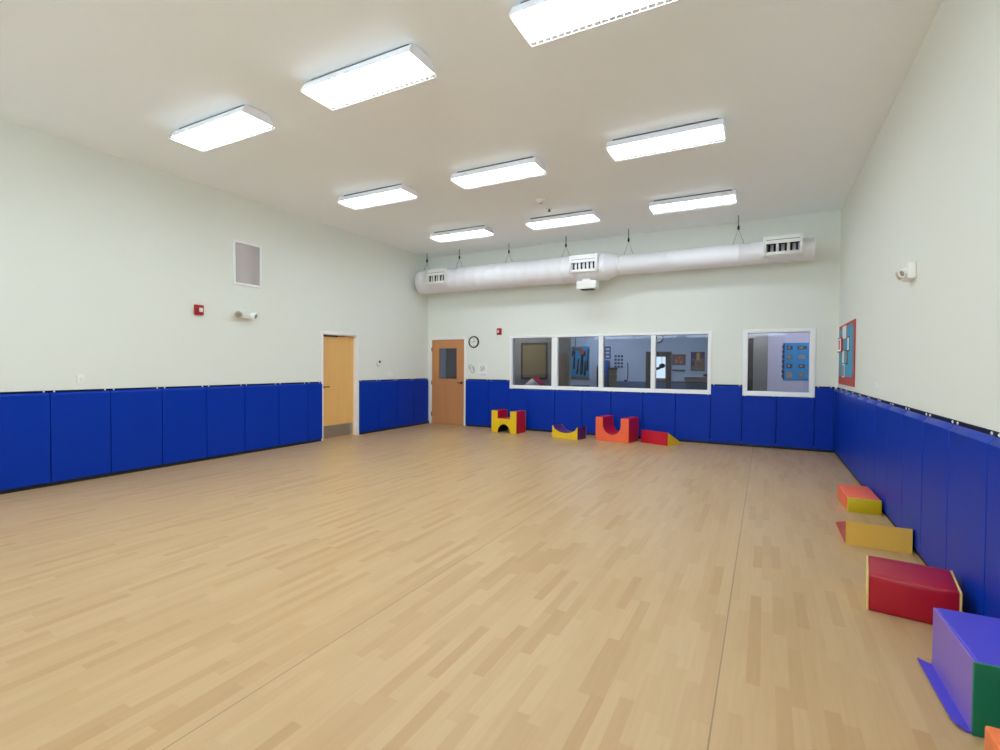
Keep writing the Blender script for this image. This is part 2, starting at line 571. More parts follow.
# ------------------------------------------------------------------ wall pads
def pad(label, loc, rz, w, h, group, strip=0.042, screws=True, soft=0.018):
    """A pad hung on a wall: local x along the wall, local -y into the room, base at z=0."""
    t = thing('safety_pad', label, 'wall pad', loc, rz, group)
    bm = new_bm()
    g = 0.004
    prism(bm, [(-0.006, 0.045), (-PADT, 0.045), (-PADT, h - soft * 0.4), (-PADT + 0.006, h - soft * 0.1), (-0.014, h + soft), (-0.006, h + soft)], -w / 2 + g, w / 2 - g, 'x')
    bevel(bm, 0.008, 2)
    obj('vinyl_cover', bm, M['pad'], t)
    bm = new_bm()
    box(bm, -w / 2, w / 2, -0.0125, -0.001, 0.08, h + strip)
    obj('nailing_strip', bm, M['strip'], t)
    if screws:
        for s in (-1, 1):
            bm = new_bm()
            sx = s * (w / 2 - min(0.05, w * 0.2))
            lathe(bm, [(0.0, -0.0195), (0.006, -0.019), (0.0105, -0.0155), (0.0105, -0.0125), (0, -0.0125)], (sx, 0, h + soft + (strip - soft) * 0.5), 'y', 12)
            obj('screw', bm, M['screw'], t)
    return t


ORD = ['first', 'second', 'third', 'fourth', 'fifth', 'sixth', 'seventh', 'eighth', 'ninth', 'tenth', 'eleventh', 'twelfth', 'thirteenth', 'fourteenth']
# left wall: along +y, facing +x
ys = [7.018, 6.666, 6.027, 5.368, 4.726, 4.077, 3.437, 2.804, 2.16]
for i, (b, a) in enumerate(zip(ys, ys[1:])):
    lab = ('narrow blue wall pad hung directly beside the solid door lever' if i == 0 else
           f'blue wall pad {ORD[i]} from the solid door along the long vent wall')
    pad(lab, (-DL, (a + b) / 2, 0), PI / 2, b - a, PADH, 'blue wall pads on the long wall')
ys = [8.055, 8.65, 9.28, 9.90, D - PADT - 0.004]
labs = ['blue wall pad at the hinge-free jamb of the solid door, under the thermostat',
        'second blue wall pad past the solid door, under the thermostat',
        'third blue wall pad past the solid door, one short of the corner',
        'blue wall pad in the corner between the solid and half-glazed doors']
labs[0] = 'blue wall pad first past the solid door toward the corner'
for (a, b), lab in zip(zip(ys, ys[1:]), labs):
    pad(lab, (-DL, (a + b) / 2, 0), PI / 2, b - a, PADH, 'blue wall pads between the two doors')
# back wall: faces -y
tall = [(-6.522, -5.869, 'tall blue wall pad beside the half-glazed door, under the clock'),
        (-5.869, -5.318, 'tall blue wall pad between the castle-shaped block and the wide window'),
        (-0.928, -0.378, 'tall blue wall pad between the wide and the small window'),
        (0.788, DR - PADT - 0.004, 'narrow tall blue wall pad in the corner by the small window')]
for a, b, lab in tall:
    pad(lab, ((a + b) / 2, D, 0), 0, b - a, PADH, 'tall blue wall pads on the back wall')
xs = [-5.318, -4.851, -4.172, -3.529, -2.888, -2.219, -1.579, -0.928]
labs = ['short blue wall pad under the wide window, behind the castle-shaped block',
        'short blue wall pad under the wide window, between castle and cradle blocks',
        'short blue wall pad under the wide window, behind the yellow cradle block',
        'short blue wall pad under the wide window, between cradle and U-shaped blocks',
        'short blue wall pad under the wide window, behind the U-shaped block',
        'short blue wall pad under the wide window, behind the red wedge',
        'short blue wall pad at the wide window end past the red wedge']
for (a, b), lab in zip(zip(xs, xs[1:]), labs):
    pad(lab, ((a + b) / 2, D, 0), 0, b - a, 0.938, 'short blue wall pads under the wide window', strip=0.03, soft=0.012)
for a, b, lab in ((-0.378, 0.192, 'short blue wall pad under the small window, half near the wide window'),
                  (0.192, 0.788, 'short blue wall pad under the small window, half near the room corner')):
    pad(lab, ((a + b) / 2, D, 0), 0, b - a, 0.94, 'short blue wall pads under the small window', strip=0.025, soft=0.012)
# right wall: faces -x
ys = [D - 0.002, 9.995, 9.365, 8.735, 8.105, 7.47, 6.84, 6.21, 5.59, 4.956, 4.338, 3.68, 3.05, 2.42]
for i, (b, a) in enumerate(zip(ys, ys[1:])):
    lab = ('blue wall pad in the corner below the red-bordered bulletin board' if i == 0 else
           f'blue wall pad {ORD[i]} from the corner on the bulletin board wall')
    pad(lab, (DR, (a + b) / 2, 0), -PI / 2, b - a, 1.098, 'blue wall pads on the bulletin board wall', strip=0.056, soft=0.03)

# ------------------------------------------------------------------ ceiling lights
def make_light(label, loc):
    """1.33 m x 0.40 m surface-mounted fixture; local origin on the ceiling, centre."""
    t = thing('ceiling_light', label, 'ceiling light', loc, 0, 'wire-guarded ceiling lights')
    L_, Wd, dp = 0.648, 0.182, 0.108
    # arched reflector housing
    prof = [(-Wd, -dp), (-Wd, -dp + 0.022), (-0.165, -0.055), (-0.14, -0.022), (-0.11, -0.012), (0.11, -0.012), (0.14, -0.022), (0.165, -0.055), (Wd, -dp + 0.022), (Wd, -dp)]
    bm = new_bm()
    prism(bm, prof, -L_ + 0.02, L_ - 0.02, 'x')
    obj('housing', bm, M['housing'], t)
    bm = new_bm()
    box(bm, -L_ + 0.06, L_ - 0.06, -0.125, 0.125, -0.0135, 0.0)  # dark spacer standing in for the shadow line between housing and ceiling
    obj('shadow_gap_spacer', bm, M['gap_shade'], t)
    for s in (-1, 1):
        bm = new_bm()
        p2 = [(-Wd - 0.003, -dp - 0.004)] + [(u * 1.01, v) for u, v in prof[1:-1]] + [(Wd + 0.003, -dp - 0.004)]
        prism(bm, p2, s * L_, s * (L_ - 0.02), 'x')
        obj('end_plate', bm, M['housing'], t)
    bm = new_bm()
    box(bm, -L_ + 0.012, L_ - 0.012, -Wd + 0.004, Wd - 0.004, -dp - 0.008, -dp - 0.001)
    obj('lens', bm, M['lens'], t)
    bm = new_bm()
    zg = -dp - 0.026
    for k in range(5):
        yy = -Wd - 0.018 + k * (2 * Wd + 0.036) / 4
        tube(bm, [(-L_ - 0.005, yy, zg), (L_ + 0.005, yy, zg)], 0.0022, 6)
    for k in range(23):
        xx = -L_ + 0.005 + k * (2 * L_ - 0.01) / 22
        tube(bm, [(xx, -Wd - 0.02, zg + 0.03), (xx, -Wd - 0.02, zg), (xx, Wd + 0.02, zg), (xx, Wd + 0.02, zg + 0.03)], 0.0035, 6)
    obj('wire_guard', bm, M['guard'], t)
    return t


rows = [(3.59, 'nearest row'), (6.18, 'middle row'), (8.70, 'row by the duct')]
cols = [(-5.515, 'along the long wall with the vent'), (-3.33, 'in the middle column'), (-1.09, 'in the column toward the bulletin board wall')]
lights = None
for yy, rn in rows:
    for xx, cn in cols:
        lab = f'ceiling light of the {rn}, {cn}'
        if rn == 'nearest row':
            lab = {0: 'lit ceiling light of the row farthest from the duct, beside the vent wall',
                   1: 'lit ceiling light of the row farthest from the duct, in its middle',
                   2: 'large lit ceiling light cut off by the top edge of the picture'}[cols.index((xx, cn))]
        if lights is None:
            lights = make_light(lab, (xx, yy, H))
        else:
            dup(lights, (xx, yy, H), 0, lab)
# unseen rows continuing the same fixtures, added for light overhead and behind the photographer
for yy in (1.03, -1.0):
    for xx, cn in cols:
        dup(lights, (xx, yy, H), 0, 'unseen ceiling light added overhead, above the picture', 'added ceiling lights overhead')

# ------------------------------------------------------------------ air duct
ya, za = 10.1, 3.535
t = thing('air_duct', 'long white round air duct hung along the back wall with three registers', 'air duct', (0, ya, za))
bm = new_bm()
prof = [(0.0, -7.56), (0.272, -7.56), (0.28, -7.552)]
x = -7.45
while x < -2.98:
    prof += [(0.28, x), (0.286, x + 0.012), (0.286, x + 0.03), (0.28, x + 0.042)]
    x += 0.26
prof += [(0.28, -2.92), (0.0, -2.92)]
lathe(bm, prof, (0, 0, 0), 'x', 48)
obj('large_pipe', bm, M['duct'], t)
bm = new_bm()
lathe(bm, [(0.283, -2.925), (0.292, -2.915), (0.292, -2.88), (0.283, -2.87), (0.2, -2.66), (0.206, -2.65), (0.206, -2.62), (0.198, -2.61)], (0, 0, 0), 'x', 48)
obj('reducer', bm, M['duct'], t)
bm = new_bm()
prof = [(0.0, -2.63), (0.195, -2.63)]
for x in (-1.7, -0.47, 0.0):
    prof += [(0.195, x), (0.2, x + 0.01), (0.2, x + 0.025), (0.195, x + 0.035)]
prof += [(0.195, 0.70), (0.188, 0.71), (0, 0.71)]
lathe(bm, prof, (0, 0, 0), 'x', 48)
obj('small_pipe', bm, M['duct'], t)
for x0, x1, z0, z1, rr in ((-7.18, -6.62, 3.42, 3.765, 0.28), (-3.585, -2.985, 3.40, 3.75, 0.28), (-0.064, 0.53, 3.41, 3.735, 0.195)):
    z0 -= za
    z1 -= za
    yf = -0.335
    bm = new_bm()
    fr = 0.05
    zo0, zo1 = z0 + 0.06, z0 + 0.20
    # frame around the opening, with a grey slot line above
    for a, b, c, e in ((x0, x0 + fr, z0, z1), (x1 - fr, x1, z0, z1), (x0 + fr, x1 - fr, z0, zo0), (x0 + fr, x1 - fr, zo1, z1)):
        box(bm, a, b, yf, yf + 0.03, c, e)
    # throat back to the pipe
    for a, b, c, e in ((x0, x0 + 0.012, z0, z1), (x1 - 0.012, x1, z0, z1), (x0 + 0.012, x1 - 0.012, z0, z0 + 0.012), (x0 + 0.012, x1 - 0.012, z1 - 0.012, z1)):
        box(bm, a, b, yf + 0.03, -0.05, c, e)
    rg = obj('register', bm, M['register'], t)
    bm = new_bm()
    box(bm, x0 + fr, x1 - fr, yf - 0.004, yf, zo1 + 0.055, zo1 + 0.066)
    obj('slot', bm, M['grey'], rg)
    bm = new_bm()
    box(bm, x0 + 0.013, x1 - 0.013, yf + 0.16, yf + 0.17, z0 + 0.013, z1 - 0.013)
    obj('throat', bm, M['black'], rg)
    wo = (x1 - x0 - 2 * fr)
    for k in range(1, 3):
        bm = new_bm()
        xx = x0 + fr + wo * k / 3
        box(bm, xx - 0.015, xx + 0.015, yf + 0.004, yf + 0.02, zo0, zo1)
        obj('divider', bm, M['register'], rg)
    bm = new_bm()
    for k in range(6):
        xx = x0 + fr + wo * (k + 0.35) / 6
        vs_ = box(bm, xx - 0.002, xx + 0.002, yf + 0.03, yf + 0.075, zo0, zo1)
        for v in vs_:
            if v.co.y > yf + 0.05:
                v.co.x += 0.03
    obj('blades', bm, M['blade'], rg)

# small box under the duct
t = thing('sensor_box', 'small white box mounted under the middle register of the duct', 'box', (-3.25, 9.97, 3.244))
bm = new_bm()
box(bm, -0.205, 0.205, -0.11, 0.12, -0.165, 0.0)
bevel(bm, 0.012, 2)
obj('case', bm, M['plastic'], t)
bm = new_bm()
box(bm, -0.13, 0.13, -0.07, 0.08, -0.185, -0.165)
bevel(bm, 0.005, 1)
obj('dark_base', bm, M['dark_metal'], t)['label'] = 'dark plate under the box'
bm = new_bm()
box(bm, -0.08, 0.08, -0.1, -0.04, 0.0, 0.035)
obj('mounting_bracket', bm, M['plastic'], t)

# hanger wires
hl = [(-7.40, 'thin hanger wire by the duct end in the corner of the two doors', 0.28),
      (-6.457, 'hanger wire splitting in two over the duct above the half-glazed door', 0.28),
      (-5.139, 'hanger wire over the duct above the wide window, nearest the clock', 0.28),
      (-3.78, 'hanger wire over the duct just beside the middle register', 0.28),
      (-2.454, 'hanger wire over the narrow pipe right after the duct steps down', 0.195),
      (-0.465, 'hanger wire over the narrow pipe nearest the end register', 0.195)]
for xx, lab, rr in hl:
    t = thing('duct_hanger', lab, 'hanger wire', (xx, ya, H), 0, 'duct hanger wires')
    bm = new_bm()
    zt = za + rr - H
    gap = -zt
    mid = -gap * 0.42
    tube(bm, [(0, 0, 0), (0, 0, mid)], 0.008, 8)
    obj('rod', bm, M['cable'], t)
    bm = new_bm()
    lathe(bm, [(0, 0.0), (0.016, 0.0), (0.02, -0.03), (0.02, -0.06), (0.01, -0.075), (0, -0.075)], (0, 0, mid + 0.03), 'z', 12)
    obj('turnbuckle', bm, M['dark_metal'], t)
    bm = new_bm()
    tube(bm, [(-0.09, 0, zt + 0.009), (0, 0, mid - 0.03), (0.09, 0, zt + 0.009)], 0.004, 6)
    obj('split_wire', bm, M['cable'], t)

# smoke detector and sprinkler on the ceiling
t = thing('smoke_detector', 'white domed smoke detector on the ceiling before the duct', 'smoke detector', (-3.331, 7.70, H))
bm = new_bm()
lathe(bm, [(0, 0), (0.09, 0), (0.09, -0.012), (0.082, -0.02), (0, -0.02)], (0, 0, 0), 'z', 32)
obj('base', bm, M['plastic'], t)
bm = new_bm()
lathe(bm, [(0.065, -0.02), (0.058, -0.042), (0.03, -0.055), (0, -0.058)], (0, 0, 0), 'z', 32)
obj('dome', bm, M['plastic'], t)
bm = new_bm()
lathe(bm, [(0.0, -0.05), (0.02, -0.056), (0.018, -0.064), (0, -0.066)], (0, 0, 0), 'z', 16)
obj('sensor_button', bm, M['grey'], t)
t = thing('sprinkler_head', 'ceiling sprinkler head with a dark tip beside the smoke detector', 'sprinkler', (-3.364, 8.15, H))
bm = new_bm()
lathe(bm, [(0, 0), (0.075, 0), (0.07, -0.012), (0.03, -0.022), (0, -0.022)], (0, 0, 0), 'z', 24)
obj('escutcheon', bm, M['plastic'], t)
bm = new_bm()
lathe(bm, [(0, -0.02), (0.012, -0.02), (0.012, -0.05), (0.03, -0.055), (0.03, -0.062), (0, -0.062)], (0, 0, 0), 'z', 16)
obj('deflector', bm, M['dark_metal'], t)

# ------------------------------------------------------------------ wall fixtures
def rot_thing(name, label, cat, loc, rz):
    return thing(name, label, cat, loc, rz)


LW, RW = PI / 2, -PI / 2        # local -y points into the room
# return-air vent
t = thing('air_vent', 'grey perforated air vent with white frame high on the long wall', 'vent', (-DL, 5.455, 3.16), LW)
hw, hh = 0.222, 0.325
bm = new_bm()
for a, b, c, e in ((-hw - 0.035, -hw, -hh - 0.035, hh + 0.035), (hw, hw + 0.035, -hh - 0.035, hh + 0.035), (-hw, hw, -hh - 0.035, -hh), (-hw, hw, hh, hh + 0.035)):
    box(bm, a, b, -0.02, 0, c, e)
bevel(bm, 0.004, 1)
obj('vent_frame', bm, M['trim'], t)
bm = new_bm()
box(bm, -hw, hw, -0.006, 0, -hh, hh)
for k in range(40):
    zz = -hh + (k + 0.5) * 2 * hh / 40
    box(bm, -hw, hw, -0.011, -0.006, zz - 0.005, zz + 0.003)
obj('grille', bm, M['vent'], t)


def alarm(label, loc, rz, w, h, lens_side):
    t = thing('fire_alarm', label, 'fire alarm', loc, rz)
    bm = new_bm()
    box(bm, -w / 2, w / 2, -0.045, 0, -h / 2, h / 2)
    bevel(bm, 0.01, 2)
    obj('case', bm, M['alarm'], t)
    bm = new_bm()
    cx = lens_side * w * 0.12
    prism(bm, [(cx - w * 0.2, -h * 0.2), (cx + w * 0.2, -h * 0.2), (cx + w * 0.2, h * 0.2), (cx - w * 0.2, h * 0.2)], -0.058, -0.045, 'y')
    bevel(bm, 0.005, 2)
    obj('strobe_lens', bm, M['lensclear'], t)
    bm = new_bm()
    for k in range(5):
        zz = -h * 0.3 + k * h * 0.15
        box(bm, -lens_side * w * 0.32 - w * 0.1, -lens_side * w * 0.32 + w * 0.1, -0.0475, -0.045, zz - 0.004, zz + 0.004)
    obj('horn_slots', bm, M['black'], t)
    return t


alarm('red fire alarm with white strobe on the long wall under the vent', (-DL, 4.623, 2.319), LW, 0.135, 0.155, 1)
alarm('small red fire alarm on the back wall between clock and wide window', (-5.60, D, 2.305), 0, 0.12, 0.155, -1)

# thermostat
t = thing('thermostat', 'small round white thermostat with black sensor between the two doors', 'thermostat', (-DL, 8.66, 1.535), LW)
bm = new_bm()
lathe(bm, [(0, 0), (0.062, 0), (0.058, -0.025), (0.045, -0.034), (0, -0.036)], (0, 0, 0), 'y', 28)
obj('dial', bm, M['plastic'], t)
bm = new_bm()
lathe(bm, [(0, -0.03), (0.028, -0.03), (0.026, -0.046), (0, -0.048)], (0.012, 0, 0.03), 'y', 16)
obj('sensor', bm, M['black'], t)
bm = new_bm()
pts = [(math.cos(a) * 0.063, -0.012, math.sin(a) * 0.063) for a in [PI + 0.35 + k * (PI - 0.7) / 10 for k in range(11)]]
tube(bm, pts, 0.006, 6)
obj('rim', bm, M['grey'], t)


def plate(name, label, cat, loc, rz, w, h, kind):
    t = thing(name, label, cat, loc, rz)
    bm = new_bm()
    box(bm, -w / 2, w / 2, -0.01, 0, -h / 2, h / 2)
    bevel(bm, 0.004, 2)
    obj('cover_plate', bm, M['plastic2'], t)
    if kind == 'switch':
        bm = new_bm()
        box(bm, -0.012, 0.012, -0.02, -0.01, -0.03, 0.02)
        bevel(bm, 0.003, 1)
        obj('toggle', bm, M['plastic'], t)
    else:
        for s in (-1, 1):
            bm = new_bm()
            lathe(bm, [(0, -0.01), (0.017, -0.01), (0.017, -0.013), (0, -0.013)], (0, 0, s * h * 0.22), 'y', 16)
            obj('socket', bm, M['plastic'], t)


plate('light_switch', 'pale wall switch above the pads on the long wall, farthest from the doors', 'switch', (-DL, 3.127, 1.297), LW, 0.08, 0.12, 'switch')
plate('wall_plate', 'pale cover plate just above the pads between the two doors', 'wall plate', (-DL, 9.09, 1.29), LW, 0.2, 0.12, 'outlet')
plate('wall_outlet', 'pale outlet just above the pads past the bulletin board', 'outlet', (DR, 7.05, 1.285), RW, 0.08, 0.12, 'outlet')


def emergency(label, loc, rz, spread, drop, sc=1.0):
    t = thing('emergency_light', label, 'emergency light', loc, rz)
    bm = new_bm()
    box(bm, -0.11, 0.11, -0.06, 0, -0.065, 0.065 + drop)
    bevel(bm, 0.012, 2)
    obj('case', bm, M['plastic'], t)
    bm = new_bm()
    box(bm, -0.08, 0.08, -0.063, -0.06, -0.01, 0.045)
    obj('label_plate', bm, M['paper'], t)
    for s, mm in ((-1, M['beige']), (1, M['plastic2'])):
        hd = new_bm()
        lathe(hd, [(0, 0.05), (0.035, 0.045), (0.058, 0.0), (0.062, -0.05), (0.056, -0.052), (0.052, -0.045), (0, -0.04)], (0, 0, 0), 'y', 24)
        bmesh.ops.rotate(hd, verts=hd.verts, cent=(0, 0, 0), matrix=Matrix.Scale(sc, 3) @ Matrix.Rotation(s * 0.45, 3, 'Z') @ Matrix.Rotation(0.35, 3, 'X'))
        bmesh.ops.translate(hd, verts=hd.verts, vec=(s * spread, -0.05 - 0.035 * sc, -0.005))
        o = obj('lamp_head', hd, mm, t)
        ln = new_bm()
        lathe(ln, [(0, -0.036), (0.05, -0.043), (0, -0.047)], (0, 0, 0), 'y', 20)
        bmesh.ops.rotate(ln, verts=ln.verts, cent=(0, 0, 0), matrix=Matrix.Scale(sc, 3) @ Matrix.Rotation(s * 0.45, 3, 'Z') @ Matrix.Rotation(0.35, 3, 'X'))
        bmesh.ops.translate(ln, verts=ln.verts, vec=(s * spread, -0.05 - 0.035 * sc, -0.005))
        obj('lamp_lens', ln, M['grey'], o)
        bm = new_bm()
        tube(bm, [(s * 0.1, -0.04, 0), (s * spread, -0.06, 0)], 0.012, 8)
        obj('swivel_arm', bm, M['plastic2'], t)


emergency('twin-head emergency light on the long wall below the vent', (-DL, 5.365, 2.312), LW, 0.14, 0, 0.95)
emergency('twin-head emergency light high on the bulletin board wall', (DR, 5.57, 2.335), RW, 0.06, 0.02, 0.6)

# clock
t = thing('wall_clock', 'round black-rimmed wall clock beside the half-glazed door', 'clock', (-6.31, D, 2.07))
bm = new_bm()
lathe(bm, [(0.112, -0.012), (0.118, -0.03), (0.13, -0.038), (0.143, -0.028), (0.147, 0.0), (0, 0)], (0, 0, 0), 'y', 48)
obj('rim', bm, M['clockblack'], t)
bm = new_bm()
lathe(bm, [(0, -0.016), (0.114, -0.016), (0.114, -0.004), (0, -0.004)], (0, 0, 0), 'y', 48)
f = obj('clock_face', bm, M['clockface'], t)
bm = new_bm()
for k in range(12):
    a = k * PI / 6
    r0, r1, w = 0.088 if k % 3 else 0.08, 0.103, 0.003 if k % 3 else 0.005
    dx, dz = math.sin(a), math.cos(a)
    px_, pz_ = math.cos(a), -math.sin(a)
    q = [(dx * r0 - px_ * w, dz * r0 - pz_ * w), (dx * r0 + px_ * w, dz * r0 + pz_ * w), (dx * r1 + px_ * w, dz * r1 + pz_ * w), (dx * r1 - px_ * w, dz * r1 - pz_ * w)]
    prism(bm, q, -0.0175, -0.016, 'y')
obj('hour_marks', bm, M['clockblack'], f)
for nm, ang, ln, w in (('hour_hand', 1.15, 0.055, 0.005), ('minute_hand', 0.3, 0.08, 0.0035), ('second_hand', 4.1, 0.06, 0.0015)):
    bm = new_bm()
    dx, dz = math.sin(ang), math.cos(ang)
    prism(bm, [(-dx * 0.015 - dz * w, -dz * 0.015 + dx * w), (-dx * 0.015 + dz * w, -dz * 0.015 - dx * w), (dx * ln + dz * w, dz * ln - dx * w), (dx * ln - dz * w, dz * ln + dx * w)], -0.022, -0.019, 'y')
    obj(nm, bm, M['clockblack'], f)

# papers on the back wall, between the door and the window
t = thing('paper_cutout', 'grey-blue sketched paper cutout taped beside the half-glazed door', 'paper cutout', (-6.36, D, 1.41))
bm = new_bm()
pts = [(-0.11, 0.07), (-0.06, 0.12), (0.0, 0.1), (0.05, 0.06), (0.08, 0.0), (0.07, -0.07), (0.03, -0.12), (-0.02, -0.1), (-0.03, -0.04), (-0.07, 0.0), (-0.1, 0.02)]
prism(bm, pts, -0.004, 0, 'y')
obj('paper', bm, M['paper'], t)
bm = new_bm()
tube(bm, [(u * 0.85, -0.005, v * 0.85) for u, v in pts + pts[:1]], 0.007, 6)
tube(bm, [(-0.07, -0.005, 0.06), (-0.02, -0.005, 0.02), (0.03, -0.005, 0.03), (0.04, -0.005, -0.05)], 0.008, 6)
obj('drawing', bm, M['pencil'], t)
t = thing('paper_sheet', 'white printed sheet taped on the back wall below the red alarm', 'paper', (-6.06, D, 1.395))
bm = new_bm()
box(bm, -0.125, 0.125, -0.003, 0, -0.165, 0.155)
obj('sheet', bm, M['paper'], t)
bm = new_bm()
for k in range(4):
    pass
tube(bm, [(-0.06 + 0.12 * k / 12, -0.004, 0.02 + 0.05 * math.sin(k * 0.9)) for k in range(13)], 0.006, 6)
tube(bm, [(0.0 + 0.05 * math.cos(a * 0.6), -0.004, 0.06 + 0.04 * math.sin(a * 0.6)) for a in range(11)], 0.005, 6)
box(bm, -0.07, 0.0, -0.004, -0.003, -0.03, -0.012)
box(bm, -0.11, 0.11, -0.004, -0.003, -0.115, -0.108)
box(bm, -0.09, 0.08, -0.004, -0.003, -0.14, -0.134)
obj('printing', bm, M['ink'], t)

# bulletin board on the right wall
bl, bh = 10.31, 8.66
bc = (bl + bh) / 2
t = thing('bulletin_board', 'blue bulletin board with rust-red border on the side wall near the corner', 'bulletin board', (DR - 0.001, bc, 1.72), RW)
hw = (bl - bh) / 2
bm = new_bm()
box(bm, -hw, hw, -0.018, 0, -0.495, 0.475)
bevel(bm, 0.003, 1)
obj('border', bm, M['redpaper'], t)
bm = new_bm()
R_ = 0.12
pts = []
for cx, cz, a0 in ((hw - 0.09 - R_, -0.36 + R_, -PI / 2), (hw - 0.09 - R_, 0.42 - R_, 0), (-hw + 0.08 + R_, 0.42 - R_, PI / 2), (-hw + 0.08 + R_, -0.36 + R_, PI)):
    pts += [(cx + R_ * math.cos(a0 + k * PI / 12), cz + R_ * math.sin(a0 + k * PI / 12)) for k in range(7)]
prism(bm, pts, -0.021, -0.018, 'y')
obj('backing_paper', bm, M['skypaper'], t)


def card(name, label, cat, y, z, w, h, m, backing=None, out=0.021):
    t = thing(name, label, cat, (DR - out - 0.0015, y, z), RW)
    if backing:
        bm = new_bm()
        box(bm, -w / 2 - 0.02, w / 2 + 0.02, -0.003, 0, -h / 2 - 0.015, h / 2 + 0.015)
        obj('mount_card', bm, backing, t)
    bm = new_bm()
    box(bm, -w / 2, w / 2, -0.006, -0.003 if backing else 0, -h / 2, h / 2)
    obj('sheet', bm, m, t)
    return t


card('title_card', 'white title sheet at the top of the red-bordered bulletin board', 'paper', 9.62, 2.06, 0.42, 0.20, M['paper'], M['redpaper'])
card('photo_card', 'black-backed photo card high on the red-bordered bulletin board', 'photo', 9.18, 1.86, 0.16, 0.19, M['paper'], M['black'])
card('photo_card', 'white sheet pinned at the middle of the red-bordered bulletin board', 'photo', 9.72, 1.67, 0.18, 0.19, M['paper'])
card('photo_card', 'black-backed photo card at the middle of the red-bordered bulletin board', 'photo', 9.36, 1.66, 0.14, 0.19, M['photo2'], M['black'])
card('photo_card', 'white sheet pinned lowest on the red-bordered bulletin board', 'photo', 9.70, 1.45, 0.24, 0.18, M['photo2'], M['paper'])
t = thing('paper_craft', 'white paper frame edged in red sticking out from the bulletin board', 'paper craft', (DR - 0.0225, 9.98, 1.87), RW)
bm = new_bm()
for a, b, c, e in ((-0.21, -0.06, -0.12, 0.12), (0.1, 0.22, -0.12, 0.12), (-0.06, 0.1, -0.12, -0.06), (-0.06, 0.1, 0.06, 0.12)):
    box(bm, a, b, -0.03, 0, c, e)
obj('red_edge', bm, M['redpaper'], t)
bm = new_bm()
for a, b, c, e in ((-0.19, -0.08, -0.1, 0.1), (0.12, 0.2, -0.1, 0.1), (-0.08, 0.12, -0.1, -0.08), (-0.08, 0.12, 0.08, 0.1)):
    box(bm, a, b, -0.036, -0.03, c, e)
obj('white_front', bm, M['paper'], t)

# ------------------------------------------------------------------ foam blocks
def faced_block(name, label, loc, rz, prof, depth, face, side, bev=0.012):
    """Outline in local (x,z), from y=0 (towards the room) to y=depth: coloured faces front and back, another colour round the side."""
    t = thing(name, label, 'foam block', loc, rz)
    bm = new_bm()
    prism(bm, prof, 0.012, depth - 0.012)
    obj('side_cover', bm, M[side], t)
    for a, b in ((0.0, 0.012), (depth - 0.012, depth)):
        bm = new_bm()
        prism(bm, prof, a, b)
        bevel(bm, 0.004, 2)
        obj('face_cover', bm, M[face], t)
    return t


def arc(cx, cz, r, a0, a1, n=16, rz_=None):
    rz_ = rz_ or r
    return [(cx + r * math.cos(a0 + (a1 - a0) * k / n), cz + rz_ * math.sin(a0 + (a1 - a0) * k / n)) for k in range(n + 1)]


def rc(p, r=0.012):
    return p


# castle-shaped block: notch above, arch below
w, h = 0.665, 0.488
prof = [(0, 0)] + [(0.17, 0)] + arc(0.335, 0.0, 0.165, PI, 0, 18, 0.19)[1:-1] + [(0.50, 0), (w, 0), (w, h), (w - 0.165, h), (w - 0.165, h - 0.175), (0.165, h - 0.175), (0.165, h), (0, h)]
arch_t = faced_block('foam_arch_block', 'yellow castle-shaped foam block with red sides, notch and arch', (-5.465, 9.925, 0), -0.115, prof, 0.40, 'yellow', 'red')
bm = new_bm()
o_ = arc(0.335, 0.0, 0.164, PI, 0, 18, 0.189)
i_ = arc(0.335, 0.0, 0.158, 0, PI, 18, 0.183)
prism(bm, o_ + i_, 0.004, 0.396)  # black shell standing in for the shade inside the arch
obj('arch_shade', bm, M['black'], arch_t)['label'] = 'black shell for the shade inside the arch'
# cradle block
w, h = 0.615, 0.25
prof = [(0, 0), (w, 0), (w, h), (w - 0.02, h)] + arc(w / 2, h + 0.012, w / 2 - 0.02, 0, -PI, 22, 0.15)[1:-1] + [(0.02, h), (0, h)]
faced_block('foam_cradle_block', 'low yellow foam cradle with a purple scooped top', (-3.945, 9.815, 0), -0.22, prof, 0.35, 'yellow', 'purple')
# U-shaped block
w, h = 0.70, 0.474
cx = 0.345
prof = [(0, 0), (w, 0), (w, h), (w - 0.165, h)] + arc(cx, 0.335, 0.19, 0, -PI, 22, 0.20) + [(0.155, h), (0, h)]
faced_block('foam_tunnel_block', 'orange U-shaped foam block with red inside and sides', (-3.02, 9.86, 0), -0.15, prof, 0.52, 'orange', 'red')


def wedge(name, label, loc, rz, w, d_, h, front, side, bev=0.01):
    """Upright front face (w x h) at y=0, sloping down to the floor at y=d_."""
    t = thing(name, label, 'foam block', loc, rz)
    e = 0.012
    bm = new_bm()
    prism(bm, [(0, 0), (d_, 0), (d_, 0.012), (0.012, h), (0, h)], e, w - e, 'x')
    bevel(bm, 0.006, 2)
    box(bm, 0.0, w, -0.002, 0.012, 0, h)
    obj('slope_cover', bm, M[front], t)
    for a, b in ((0, e), (w - e, w)):
        bm = new_bm()
        prism(bm, [(0.012, 0), (d_, 0), (d_, 0.012), (0.013, h), (0.012, h)], a, b, 'x')
        bevel(bm, 0.004, 2)
        obj('side_cover', bm, M[side], t)
    return t


wedge('foam_wedge', 'red foam wedge with yellow triangular sides under the wide window', (-2.145, 10.03, 0), -0.385, 0.575, 0.50, 0.252, 'red', 'yellow')
wedge('foam_wedge', 'mustard foam wedge with red triangular sides beside the padded wall', (0.624, 5.108, 0), 0.0, 0.446, 0.66, 0.198, 'mustard', 'crimson')


